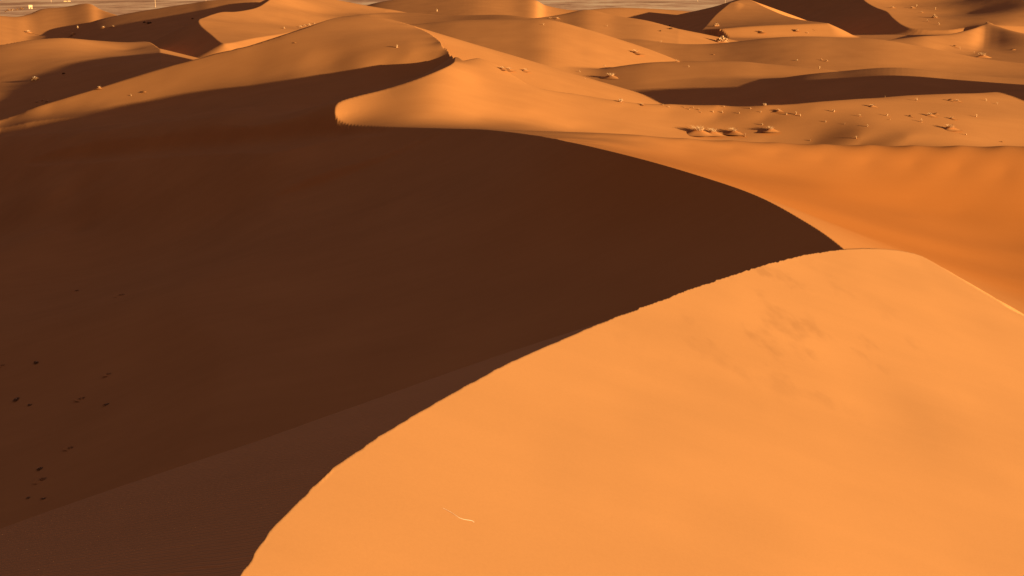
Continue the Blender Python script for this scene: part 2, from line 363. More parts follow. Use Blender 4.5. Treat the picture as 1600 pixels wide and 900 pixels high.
class Dune:
    """a crested dune: thin-plate windward side to the right of the crest, falling slip face on the other side"""
    def __init__(self, crest, inner, close, slip=0.5, fall=0.05):
        p = [P(*c) for c in crest]
        self.line = dense(p, 6)
        self.poly = [tuple(q) for q in self.line] + list(close)
        self.tps = TPS([tuple(q) for q in self.line[::2]] + [P(*q) for q in inner], 1e-6)
        self.fall = fall
        self.slip = slip
        x = [q[0] for q in self.line] + [P(*q)[0] for q in inner]
        y = [q[1] for q in self.line] + [P(*q)[1] for q in inner]
        self.box = (min(x) - 110, max(x) + 90, min(y) - 90, max(y) + 120)
        self.in_box = (min(x), max(x), min(y), max(y))

    def __call__(self, x, y):
        z = np.full(x.shape, -50.0)
        b = self.box
        m = (x > b[0]) & (x < b[1]) & (y > b[2]) & (y < b[3])
        xm, ym = x[m], y[m]
        ins = inside(xm, ym, self.poly)
        d, zc, ff = nearest(xm, ym, self.line)
        zz = zc - self.slip * d
        t = self.tps(xm, ym)
        c = self.in_box
        out = np.hypot(np.maximum(0, np.maximum(c[0] - xm, xm - c[1])), np.maximum(0, np.maximum(c[2] - ym, ym - c[3])))
        z[m] = np.where(ins, t - 0.004 * out ** 2 - self.fall * out, zz)
        return z


RIDGES = [
    # right of the winding crest, nearest first
    (Ridge([(860, 118, 286), (930, 109, 289), (1000, 99, 292), (1060, 96, 293), (1150, 96, 291), (1200, 100, 288), (1290, 108, 282), (1340, 118, 276)], 0.13, 0.35, 4, 3, 0.15), 2.0),
    (Ridge([(1100, 137, 268), (1200, 126, 262), (1250, 118, 258), (1310, 112, 256), (1400, 106, 252), (1500, 115, 246), (1600, 123, 241), (1750, 128, 236)], 0.08, 0.3, 12, 4, 0.15), 3.0),
    (Ridge([(560, 60, 335), (620, 42, 350), (660, 37, 352), (712, 32, 352), (800, 30, 350), (857, 31, 348), (915, 45, 345), (960, 59, 342), (1015, 77, 338), (1060, 95, 332), (1090, 110, 326)], 0.15, 0.45, 8, 2, 0.3), 2.0),
    (Ridge([(940, 70, 376), (1000, 66, 374), (1075, 69, 368), (1125, 67.5, 367), (1200, 59.5, 367), (1250, 57, 366), (1300, 58, 364), (1375, 62, 359), (1450, 75, 350), (1525, 90, 341), (1600, 101, 334), (1750, 118, 325)], 0.13, 0.3, 8, 4, 0.15), 2.0),
    (Ridge([(1360, 66, 390), (1400, 61, 400), (1440, 56.5, 410), (1480, 54, 425), (1515, 46, 450), (1535, 39, 475), (1545, 35, 485), (1560, 41, 470), (1600, 52, 440), (1700, 70, 400)], 0.08, 0.5, 8, 1, 0.2), 1.5),
    (Ridge([(780, 40, 420), (840, 29, 430), (880, 22, 440), (918, 15, 450), (960, 24, 440), (1010, 32, 430), (1060, 45, 420)], 0.09, 0.4, 6, 1.5, 0.2), 2.0),
    (Ridge([(540, 32, 470), (560, 25, 480), (600, 20, 500), (640, 20, 500), (700, 24, 480), (780, 23, 460), (830, 28, 440), (870, 36, 430)], 0.06, 0.3, 8, 3, 0.2), 2.0),
    (Ridge([(530, 22, 620), (560, 12, 640), (600, 2, 650), (660, -6, 660), (740, -5, 640), (800, -2, 640), (835, 0, 640), (855, 9, 650), (900, 16, 650), (960, 12, 680), (1040, 15, 700), (1120, 22, 700)], 0.08, 0.3, 10, 3, 0.2), 2.0),
    # left of it
    (Ridge([(100, 50, 600), (150, 32, 600), (200, 21, 600), (260, 11, 600), (300, 5, 600), (335, 0, 600), (400, -3, 600), (460, 6, 600)], 0.07, 0.4, 8, 2, 0.2), 2.0),
    (Ridge([(-150, 30, 640), (-40, 22, 650), (20, 26, 660), (45, 22, 680), (66, 14, 700), (100, 11, 705), (137, 5.5, 708), (160, 16, 690), (200, 30, 650), (240, 50, 620)], 0.12, 0.4, 12, 2, 0.2), 2.0),
    (Slope([[(-60, 160, 255), (-60, 130, 285), (-60, 80, 345)], [(0, 187, 229), (0, 150, 255), (0, 130, 275), (0, 112, 290), (0, 90, 310), (0, 70, 332)],
            [(50, 168, 236), (50, 140, 255), (50, 122, 275), (50, 104, 292), (50, 86, 312), (50, 62, 340)], [(100, 150, 238), (100, 130, 255), (100, 112, 275), (100, 97, 294), (100, 82, 316), (100, 59, 346)],
            [(150, 138, 239), (150, 120, 255), (150, 105, 272), (150, 92, 300), (150, 80, 328), (150, 63, 356)], [(200, 121, 237), (200, 105, 258), (200, 95, 285), (200, 86, 316), (200, 78, 340), (200, 66, 365)],
            [(230, 112, 236), (230, 95, 262), (230, 84, 300), (230, 74, 340), (230, 65, 366)], [(250, 106, 235), (250, 92, 262), (250, 83, 295), (250, 76, 330)]], 0.4, 0.35), 1.0),
    # the tall crested dunes on the skyline
    (Dune([(1290, -46, 800), (1340, -14, 715), (1350, 0, 685), (1365, 10, 655), (1385, 18, 625), (1395, 28, 595), (1412, 40, 570), (1435, 46, 558), (1480, 47, 555), (1510, 43, 560), (1545, 40, 555), (1620, 42, 560), (1720, 42, 560)],
          [(1450, 20, 640), (1400, 5, 685), (1490, 20, 640), (1522, 20, 630), (1550, 20, 608), (1600, 18, 596), (1700, 18, 590), (1500, -5, 705), (1532, -5, 692), (1560, -5, 668), (1620, -8, 650), (1720, -8, 640)],
          [(420, 560), (420, 1000), (205, 1000)], 0.33), 1.0),
    (Ridge([(900, 75, 600), (960, 49, 600), (1000, 36, 600), (1050, 25, 600), (1100, 14, 600), (1140, 5, 603), (1160, 8, 600), (1180, 25, 595), (1200, 55, 590)], 0.12, 0.4, 6, 2, 0.5), 1.0),
    (Dune([(1165, -3, 640), (1142, 5, 600), (1122, 20, 560), (1108, 35, 520), (1098, 46, 480)],
          [(1150, 20, 560), (1170, 35, 510), (1182, 25, 545), (1188, 8, 600), (1160, 42, 470)],
          [(90, 440), (150, 440), (150, 640)], 0.35, 0.45), 1.0),
    (Dune([(430, -8, 487), (415, 4, 470), (400, 12, 452), (370, 18, 435), (345, 19, 426), (320, 27, 409), (311, 31, 396), (314, 40, 383), (330, 54, 361), (345, 66, 340), (360, 67, 340), (400, 59, 362), (440, 53, 388), (470, 47, 408)],
          [(370, 45, 384), (400, 40, 404), (450, 20, 455), (450, 40, 425), (500, 20, 480), (500, 35, 450), (540, 20, 492), (480, -5, 528), (525, 0, 540), (560, 12, 530), (580, 24, 480)],
          [(-35, 361), (-35, 610), (-96, 610)], 0.45), 1.0),
    # a dune beyond the right edge of the view: its long shadow lies across the flat
    (Wall([(123, 172, 33), (125, 182, 34), (128, 195, 32.5), (131, 206, 26), (134, 218, 18)], 0.5, 0.22), 2.0),
]


SHADE_LINE = np.vstack([S_LINE[24:190:3], S_LINE[190:191]])
EDGE_U = np.array([p[0] / p[1] for p in EDGE])
EDGE_Y = np.array([p[1] for p in EDGE])


def shadow_ceiling(x, y):
    """height below which the low sun is hidden by the winding crest (sand in its lee is cut down to this surface to keep it shaded)"""
    tan = math.tan(SUN_EL)
    q0 = -SY * x + SX * y
    best = np.full(x.shape, -99.0)
    for a, b in zip(SHADE_LINE[:-1], SHADE_LINE[1:]):
        qa, qb = -SY * a[0] + SX * a[1], -SY * b[0] + SX * b[1]
        if abs(qb - qa) < 1e-6:
            continue
        k = (q0 - qa) / (qb - qa)
        s = (a[0] + (b[0] - a[0]) * k - x) * SX + (a[1] + (b[1] - a[1]) * k - y) * SY
        h = np.where((k >= 0) & (k <= 1) & (s > 0.2), a[2] + (b[2] - a[2]) * k - s * tan - 0.3 * np.clip(s / 6, 0, 1), -99.0)
        best = np.maximum(best, h)
    return best


K1_U = np.array([-0.07] + [p[0] / p[1] for p in K1_LINE])
K1_Y = np.array([205.0] + [p[1] for p in K1_LINE])


def z_field(x, y):
    ins = inside(x, y, L_POLY)
    z = np.empty(x.shape)
    xi, yi = x[ins], y[ins]
    zi = L_TPS(xi, yi)
    near = yi < 175
    d, zc, ff = nearest(xi[near], yi[near], S_LINE[:122])
    cut = zc - 14.0 * (1 - np.exp(-d / 22.0)) + np.maximum(0, yi[near] - 141) ** 1.3
    zi[near] = np.maximum(smin(zi[near], cut, 0.3), np.where(d < 2.0, zc - 0.03 - 0.66 * d, -99))
    lee = (yi < np.interp(xi / yi, EDGE_U, EDGE_Y)) & (yi > 66)
    top = shadow_ceiling(xi[lee], yi[lee])
    zl = zi[lee]
    top = top + 0.3 * np.maximum(0, 7 - np.interp(xi[lee] / yi[lee], EDGE_U, EDGE_Y) + yi[lee])
    zi[lee] = np.where(top > -50, np.minimum(zl, top), zl)
    z[ins] = zi
    o = ~ins
    xo, yo = x[o], y[o]
    uo = xo / yo
    zr = R_TPS(xo, yo)
    close = (yo > 55) & (yo < 185) & (np.abs(xo) < 30)
    d, gap, ff = nearest(xo[close], yo[close], CREST_GAP)
    zr[close] += gap * np.exp(-(d / 5.0) ** 2)
    far_r = np.interp(yo, [0, 200, 260, 330, 480, 620, 900, 1150, 1400], [0, 10, 15, 16, 17.5, 11, 4, -6, -6])
    far_l = np.interp(yo, [0, 200, 320, 420, 520, 620, 900, 1150, 1400], [0, -2, 2, 5, 7, 8, 3, -6, -6])
    k = np.clip((uo + 0.15) / 0.2, 0, 1)
    far = far_l + (far_r - far_l) * k * k * (3 - 2 * k)
    lim = np.interp(uo, K1_U, K1_Y)
    dk = np.maximum(0, yo - lim)
    zr = zr - 0.6 * (np.sqrt(dk * dk + 1.5) - 1.225) - 250 * np.maximum(0, -0.062 - uo) * np.clip((yo - 195) / 20, 0, 1)
    zo = smax(zr, far, 1.5)
    for r, k in RIDGES:
        zo = smax(zo, r(xo, yo), k)
    near_e = yo > 150
    d, zc, ff = nearest(xo[near_e], yo[near_e], BACK_LINE)
    zo[near_e] = np.maximum(zo[near_e], zc - 0.3 * d)
    z[o] = zo
    # faint swells and hummocks
    amp = np.clip((y - 135) / 60, 0, 1)
    z += amp * (0.015 * vnoise(x / 4.0, y / 5.0, 21) + 0.045 * vnoise(x / 13.0, y / 16.0, 22))
    return z


# ------------------------------------------------------------------ mesh building
def grid_mesh(name, us, ys, f, mat, keep=None):
    U, Y = np.meshgrid(us, ys)
    X = U * Y
    Z = f(X.ravel(), Y.ravel()).reshape(X.shape)
    if not np.isfinite(Z).all():
        raise ValueError('bad heights')
    nr, nc = X.shape
    co = np.stack([X, Y, Z], -1).reshape(-1, 3).astype(np.float32)
    idx = np.arange(nr * nc).reshape(nr, nc)
    q = np.stack([idx[:-1, :-1], idx[:-1, 1:], idx[1:, 1:], idx[1:, :-1]], -1).reshape(-1, 4)
    if keep is not None:
        kk = keep(X, Y, Z)
        kq = kk[:-1, :-1] | kk[:-1, 1:] | kk[1:, 1:] | kk[1:, :-1]
        q = q[kq.ravel()]
        used = np.zeros(nr * nc, bool)
        used[q.ravel()] = True
        remap = np.cumsum(used) - 1
        co = co[used]
        q = remap[q]
    me = bpy.data.meshes.new(name)
    me.vertices.add(len(co))
    me.vertices.foreach_set('co', co.ravel())
    me.loops.add(q.size)
    me.loops.foreach_set('vertex_index', q.ravel().astype(np.int32))
    me.polygons.add(len(q))
    me.polygons.foreach_set('loop_start', np.arange(0, q.size, 4, dtype=np.int32))
    me.polygons.foreach_set('use_smooth', np.ones(len(q), bool))
    me.update(calc_edges=True)
    ob = bpy.data.objects.new(name, me)
    me.materials.append(mat)
    COL.objects.link(ob)
    return ob


def new_mat(name):
    m = bpy.data.materials.new(name)
    m.use_nodes = True
    nt = m.node_tree
    b = nt.nodes['Principled BSDF']
    b.inputs['Roughness'].default_value = 0.95
    b.inputs['Specular IOR Level'].default_value = 0.05
    b.inputs['Diffuse Roughness'].default_value = 0.0
    return m, nt, b


def sand_material(name, dark, light, ripples=False, smudge=False, hollow=False):
    m, nt, b = new_mat(name)
    N, L = nt.nodes, nt.links

    def node(kind, **kw):
        n = N.new(kind)
        for k, v in kw.items():
            if k in n.inputs:
                n.inputs[k].default_value = v
            else:
                setattr(n, k, v)
        return n

    def noise(scale, detail, vec, rough=0.5):
        n = node('ShaderNodeTexNoise', Scale=scale, Detail=detail, Roughness=rough)
        L.new(vec, n.inputs['Vector'])
        return n.outputs['Fac']

    def math_(op, x, y):
        n = node('ShaderNodeMath', operation=op)
        for i, v in enumerate((x, y)):
            if isinstance(v, (int, float)):
                n.inputs[i].default_value = v
            else:
                L.new(v, n.inputs[i])
        return n.outputs[0]

    pos = N.new('ShaderNodeNewGeometry').outputs['Position']
    streak = node('ShaderNodeMapping')                       # wind and avalanche streaks run down the slopes
    streak.inputs['Rotation'].default_value = (0, 0, math.radians(-32))
    streak.inputs['Scale'].default_value = (0.12, 0.9, 0.5)
    L.new(pos, streak.inputs['Vector'])
    f = math_('ADD', math_('MULTIPLY', noise(0.11, 4, pos), 0.55), math_('MULTIPLY', noise(0.7, 5, streak.outputs['Vector'], 0.6), 0.3))
    f = math_('ADD', f, math_('MULTIPLY', math_('ADD', noise(60.0, 2, pos, 0.8), noise(13.0, 3, pos, 0.75)), 0.24))
    ramp = node('ShaderNodeValToRGB')
    ramp.color_ramp.elements[0].position = 0.42
    ramp.color_ramp.elements[0].color = dark
    ramp.color_ramp.elements[1].position = 0.86
    ramp.color_ramp.elements[1].color = light
    L.new(f, ramp.inputs['Fac'])
    col = ramp.outputs['Color']
    if smudge:                                               # damp dusty patches on the crown of the near dune
        c = hit(1165, 470, plane_a)
        d = node('ShaderNodeVectorMath', operation='DISTANCE')
        L.new(pos, d.inputs[0])
        d.inputs[1].default_value = c
        near = node('ShaderNodeMapRange', interpolation_type='SMOOTHSTEP')
        for k, v in (('From Min', 3.0), ('From Max', 11.0), ('To Min', 1.0), ('To Max', 0.0)):
            near.inputs[k].default_value = v
        L.new(d.outputs['Value'], near.inputs['Value'])
        mp = node('ShaderNodeMapping')
        mp.inputs['Rotation'].default_value = (0, 0, math.radians(20))
        mp.inputs['Scale'].default_value = (0.55, 0.3, 0.5)
        L.new(pos, mp.inputs['Vector'])
        spot = node('ShaderNodeMapRange', interpolation_type='SMOOTHSTEP')
        for k, v in (('From Min', 0.54), ('From Max', 0.74), ('To Min', 0.0), ('To Max', 0.24)):
            spot.inputs[k].default_value = v
        L.new(noise(1.3, 3, mp.outputs['Vector'], 0.55), spot.inputs['Value'])
        mix = node('ShaderNodeMix', data_type='RGBA', blend_type='MIX')
        L.new(math_('MULTIPLY', near.outputs['Result'], spot.outputs['Result']), mix.inputs['Factor'])
        L.new(col, mix.inputs['A'])
        mix.inputs['B'].default_value = (0.21, 0.085, 0.026, 1)
        col = mix.outputs['Result']
    if hollow:                                               # sand colour turns redder towards the bowl behind the near dune
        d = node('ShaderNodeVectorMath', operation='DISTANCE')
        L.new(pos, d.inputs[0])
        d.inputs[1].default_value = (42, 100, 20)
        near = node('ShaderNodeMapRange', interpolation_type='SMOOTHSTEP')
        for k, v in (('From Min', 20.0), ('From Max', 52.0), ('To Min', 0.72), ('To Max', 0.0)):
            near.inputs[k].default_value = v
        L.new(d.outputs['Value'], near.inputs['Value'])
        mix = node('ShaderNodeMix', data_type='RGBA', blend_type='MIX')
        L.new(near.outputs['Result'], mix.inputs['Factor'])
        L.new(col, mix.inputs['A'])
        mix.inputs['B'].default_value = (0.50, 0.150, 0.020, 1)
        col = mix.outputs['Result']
    L.new(col, b.inputs['Base Color'])
    bump = node('ShaderNodeBump', Strength=0.5, Distance=0.006)
    L.new(noise(42.0, 4, pos, 0.75), bump.inputs['Height'])
    last = bump
    if ripples:
        mp = node('ShaderNodeMapping')
        mp.inputs['Rotation'].default_value = (0, 0, math.radians(-75))
        L.new(pos, mp.inputs['Vector'])
        w = node('ShaderNodeTexWave', wave_type='BANDS', bands_direction='X', wave_profile='SIN')
        for k, v in (('Scale', 2.5), ('Distortion', 2.2), ('Detail', 2.0), ('Detail Scale', 0.35)):
            w.inputs[k].default_value = v
        L.new(mp.outputs['Vector'], w.inputs['Vector'])
        b2 = node('ShaderNodeBump', Strength=1.0, Distance=0.035)
        L.new(w.outputs['Fac'], b2.inputs['Height'])
        L.new(bump.outputs['Normal'], b2.inputs['Normal'])
        last = b2
    L.new(last.outputs['Normal'], b.inputs['Normal'])
    return m


def plain_material():
    """stony desert flat: brown gravel with pale dusty streaks"""
    m, nt, b = new_mat('stony_plain')
    N, L = nt.nodes, nt.links
    pos = N.new('ShaderNodeNewGeometry').outputs['Position']
    mp = N.new('ShaderNodeMapping')
    mp.inputs['Scale'].default_value = (0.006, 0.0035, 1)
    L.new(pos, mp.inputs['Vector'])
    n1 = N.new('ShaderNodeTexNoise'); n1.inputs['Scale'].default_value = 1.6; n1.inputs['Detail'].default_value = 8; n1.inputs['Roughness'].default_value = 0.65
    L.new(mp.outputs['Vector'], n1.inputs['Vector'])
    ramp = N.new('ShaderNodeValToRGB')
    e = ramp.color_ramp.elements
    e[0].position = 0.40; e[0].color = (0.46, 0.24, 0.125, 1)
    e[1].position = 0.62; e[1].color = (0.92, 0.64, 0.36, 1)
    k = e.new(0.5); k.color = (0.72, 0.43, 0.23, 1)
    L.new(n1.outputs['Fac'], ramp.inputs['Fac'])
    n2 = N.new('ShaderNodeTexNoise'); n2.inputs['Scale'].default_value = 0.12; n2.inputs['Detail'].default_value = 3
    L.new(pos, n2.inputs['Vector'])
    mix = N.new('ShaderNodeMix'); mix.data_type = 'RGBA'; mix.blend_type = 'OVERLAY'; mix.inputs['Factor'].default_value = 0.6
    L.new(ramp.outputs['Color'], mix.inputs['A']); L.new(n2.outputs['Fac'], mix.inputs['B'])
    L.new(mix.outputs['Result'], b.inputs['Base Color'])
    return m


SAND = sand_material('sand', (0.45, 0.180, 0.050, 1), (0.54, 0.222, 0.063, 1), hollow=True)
NEAR_SAND = sand_material('near_sand', (0.46, 0.203, 0.064, 1), (0.55, 0.245, 0.079, 1), smudge=True)
RIPPLED = sand_material('rippled_sand', (0.60, 0.262, 0.088, 1), (0.70, 0.312, 0.108, 1), ripples=True)  # same sand, paler: skylight on the shaded strip is put into its colour
step = 2.0 if QUICK else 1.0
us = np.concatenate([np.linspace(-1.0, -0.47, int(60 / step), endpoint=False), np.linspace(-0.47, 0.47, int(1300 / step)),
                     np.linspace(0.47, 1.0, int(90 / step) + 1)[1:]])
ys = np.exp(np.concatenate([np.linspace(math.log(20), math.log(60), int(60 / step), endpoint=False),
                            np.linspace(math.log(60), math.log(800), int(1000 / step), endpoint=False),
                            np.linspace(math.log(800), math.log(1500), int(80 / step), endpoint=False),
                            np.linspace(math.log(1500), math.log(9000), 40)]))
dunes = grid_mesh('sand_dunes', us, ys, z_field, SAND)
dunes['kind'] = 'structure'

us = np.concatenate([np.linspace(-1.3, -0.49, int(80 / step), endpoint=False), np.linspace(-0.49, 0.49, int(1200 / step)),
                     np.linspace(0.49, 1.2, int(90 / step) + 1)[1:]])
ys = np.exp(np.linspace(math.log(5.0), math.log(95.0), int(1300 / step)))
fore = grid_mesh('foreground_dune', us, ys, z_fore, NEAR_SAND, keep=lambda X, Y, Z: Z > 7.0)
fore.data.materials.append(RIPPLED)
nv = len(fore.data.vertices)
vc = np.empty(nv * 3, np.float32)
fore.data.vertices.foreach_get('co', vc)
vc = vc.reshape(-1, 3)
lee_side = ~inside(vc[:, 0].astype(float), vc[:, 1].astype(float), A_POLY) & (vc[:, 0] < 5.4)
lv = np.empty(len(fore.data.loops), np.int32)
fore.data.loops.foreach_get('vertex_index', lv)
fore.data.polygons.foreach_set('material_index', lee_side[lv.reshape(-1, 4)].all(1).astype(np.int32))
fore['kind'] = 'structure'

# the flat stony ground under everything
me = bpy.data.meshes.new('desert_plain')
s = 30000.0
me.from_pydata([(-s, -s, -1.5), (s, -s, -1.5), (s, s, -1.5), (-s, s, -1.5)], [], [(0, 1, 2, 3)])
plain = bpy.data.objects.new('desert_plain', me)
me.materials.append(plain_material())
COL.objects.link(plain)
plain['kind'] = 'structure'

# ------------------------------------------------------------------ plants and other things on the sand
def flat_mat(name, c, var=0.0):
    m, nt, b = new_mat(name)
    b.inputs['Base Color'].default_value = (*c, 1)
    if var:
        n = nt.nodes.new('ShaderNodeTexNoise')
        n.inputs['Scale'].default_value = 9.0
        r = nt.nodes.new('ShaderNodeValToRGB')
        r.color_ramp.elements[0].position, r.color_ramp.elements[1].position = 0.35, 0.65
        r.color_ramp.elements[0].color = (*[v * (1 - var) for v in c], 1)
        r.color_ramp.elements[1].color = (*[min(1, v * (1 + var)) for v in c], 1)
        g = nt.nodes.new('ShaderNodeNewGeometry')
        nt.links.new(g.outputs['Position'], n.inputs['Vector'])
        nt.links.new(n.outputs['Fac'], r.inputs['Fac'])
        nt.links.new(r.outputs['Color'], b.inputs['Base Color'])
    return m


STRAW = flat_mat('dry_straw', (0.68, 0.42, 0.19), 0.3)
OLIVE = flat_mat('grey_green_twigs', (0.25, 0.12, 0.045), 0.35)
WOOD = flat_mat('bleached_wood', (0.75, 0.56, 0.36), 0.1)
PLASTER = flat_mat('pale_plaster', (0.62, 0.43, 0.23), 0.06)
WALLMUD = flat_mat('mud_plaster', (0.50, 0.31, 0.13), 0.1)
DARK = flat_mat('dark_opening', (0.05, 0.03, 0.02))
RUST = flat_mat('brown_scrub', (0.33, 0.16, 0.06), 0.4)


def mesh_from(name, verts, faces, mat, smooth=False):
    me = bpy.data.meshes.new(name)
    me.from_pydata(verts, [], faces)
    me.materials.append(mat)
    if smooth:
        me.polygons.foreach_set('use_smooth', np.ones(len(faces), bool))
    me.update()
    return me


def obj(name, me, parent=None):
    o = bpy.data.objects.new(name, me)
    COL.objects.link(o)
    o.parent = parent
    return o


def blades(n, h, spread, lean, w, seed, foot=0.25):
    """curved tapering grass blades, 1 unit = clump radius"""
    r = random.Random(seed)
    v, f = [], []
    for _ in range(n):
        a = r.uniform(0, 2 * math.pi)
        d = foot * math.sqrt(r.random())
        x, y = d * math.cos(a), d * math.sin(a)
        b = a + r.gauss(0, 0.6)
        H = h * r.uniform(0.45, 1.0)
        out = spread * r.uniform(0.3, 1.0)
        wx, wy = -math.sin(b) * w * 0.5, math.cos(b) * w * 0.5
        i = len(v)
        for k, (t, ww) in enumerate(((0, 1.0), (0.4, 0.9), (0.75, 0.6))):
            ox = out * t ** 1.7
            px, py, pz = x + ox * math.cos(b) + lean * t, y + ox * math.sin(b), H * (t - 0.18 * t * t) - (0.05 if k == 0 else 0)
            v += [(px - wx * ww, py - wy * ww, pz), (px + wx * ww, py + wy * ww, pz)]
        v.append((x + out * math.cos(b) + lean, y + out * math.sin(b), H * 0.82))
        f += [(i, i + 1, i + 3, i + 2), (i + 2, i + 3, i + 5, i + 4), (i + 4, i + 5, i + 6)]
    return v, f


def twigs(n, rx, h, leaf, seed, peak=1.0):
    """a rounded or peaked dry bush: leafy twig tips filling an uneven dome"""
    r = random.Random(seed)
    lobes = [(r.uniform(-.55, .55) * rx, r.uniform(-.4, .4) * rx, r.uniform(.55, 1.0)) for _ in range(5)] + [(0, 0, 1.0)]
    v, f = [], []
    for _ in range(n):
        lx, ly, lh = r.choice(lobes)
        a, e = r.uniform(0, 2 * math.pi), math.asin(r.random() ** 0.8)
        rad = r.uniform(0.55, 1.0) ** 0.5
        x = lx + 0.55 * rx * rad * math.cos(a) * math.cos(e)
        y = ly + 0.55 * rx * rad * math.sin(a) * math.cos(e)
        z = h * lh * rad * math.sin(e) * (1 - 0.35 * peak * min(1, math.hypot(x, y) / rx))
        b, c = r.uniform(0, 2 * math.pi), r.uniform(-0.3, 1.1)
        d = (math.cos(b) * math.cos(c) * leaf, math.sin(b) * math.cos(c) * leaf, math.sin(c) * leaf)
        s = (-math.sin(b) * leaf * 0.3, math.cos(b) * leaf * 0.3, leaf * 0.1)
        i = len(v)
        v += [(x, y, max(z, 0)), (x + d[0] * .5 + s[0], y + d[1] * .5 + s[1], z + d[2] * .5 + s[2]),
              (x + d[0], y + d[1], z + d[2]), (x + d[0] * .5 - s[0], y + d[1] * .5 - s[1], z + d[2] * .5 - s[2])]
        f.append((i, i + 1, i + 2, i + 3))
    return v, f


def stems(n, rx, h, seed):
    r = random.Random(seed)
    v, f = [], []
    for _ in range(n):
        a = r.uniform(0, 2 * math.pi)
        tx, ty, tz = rx * 0.6 * r.random() * math.cos(a), rx * 0.6 * r.random() * math.sin(a), h * r.uniform(0.5, 0.85)
        w = 0.03 * h
        i = len(v)
        for q in range(3):
            g = q * 2.094
            v.append((tx * 0.15 + w * math.cos(g), ty * 0.15 + w * math.sin(g), -0.08 * h))
        for q in range(3):
            g = q * 2.094
            v.append((tx + w * .35 * math.cos(g), ty + w * .35 * math.sin(g), tz))
        f += [(i, i + 1, i + 4, i + 3), (i + 1, i + 2, i + 5, i + 4), (i + 2, i, i + 3, i + 5), (i + 3, i + 4, i + 5)]
    return v, f


def mound(rx, ry, h, seed):
    """low heap of sand caught by a plant, with a tail"""
    r = random.Random(seed)
    v, f = [], []
    NA, NR = 28, 9
    ph = [r.uniform(0, 6.28) for _ in range(3)]
    for j in range(NR + 1):
        t = j / NR
        for i in range(NA):
            a = 2 * math.pi * i / NA
            k = 1 + 0.13 * math.sin(2 * a + ph[0]) + 0.08 * math.sin(3 * a + ph[1]) + 0.05 * math.sin(5 * a + ph[2])
            z = h * (0.5 + 0.5 * math.cos(math.pi * t)) * (1 + 0.1 * math.sin(3 * a + ph[0]) * t) - 0.06 * t
            v.append((rx * t * k * math.cos(a), ry * t * k * math.sin(a), z))
    for j in range(NR):
        for i in range(NA):
            i2 = (i + 1) % NA
            f.append((j * NA + i, (j + 1) * NA + i, (j + 1) * NA + i2, j * NA + i2))
    return v, f


TUFT = [mesh_from('blades', *blades(170, 0.95, 0.8, 0.12, 0.04, 100 + i), STRAW) for i in range(3)]
THIN = [mesh_from('sprig', *blades(26, 1.3, 0.45, 0.1, 0.09, 200 + i, 0.15), STRAW) for i in range(3)]
BUSH = [mesh_from('foliage', *twigs(520, 1.0, 1.05, 0.26, 300 + i, 0.9), STRAW, False) for i in range(3)]
DOME = [mesh_from('foliage', *twigs(420, 1.0, 0.8, 0.24, 320 + i, 0.2), STRAW, False) for i in range(2)]
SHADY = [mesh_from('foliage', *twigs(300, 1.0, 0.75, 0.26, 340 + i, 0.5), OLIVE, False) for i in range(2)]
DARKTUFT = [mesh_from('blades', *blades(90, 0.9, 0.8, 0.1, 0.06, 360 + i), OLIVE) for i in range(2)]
STEM = [mesh_from('stem', *stems(14, 1.0, 1.0, 400 + i), WOOD) for i in range(2)]
HEAP = [mesh_from('sand_mound', *mound(1.8, 1.2, 0.36, 500 + i), SAND, True) for i in range(3)]

LOOK = {  # kind of plant: (name, category, [(part name, meshes)], size of one unit)
    'tussock': ('grass_tussock', 'grass tussock', [('blades', TUFT), ('sand_mound', HEAP)]),
    'bush': ('dry_bush', 'bush', [('foliage', BUSH), ('stem', STEM), ('sand_mound', HEAP)]),
    'dome': ('dry_bush', 'bush', [('foliage', DOME), ('stem', STEM)]),
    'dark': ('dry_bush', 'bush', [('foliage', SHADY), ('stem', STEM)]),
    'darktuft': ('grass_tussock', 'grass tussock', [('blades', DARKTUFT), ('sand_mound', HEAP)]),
    'sprig': ('grass_sprig', 'grass sprig', None),
}
FLAT = 'grass sprigs on the sand flat right of the winding crest'
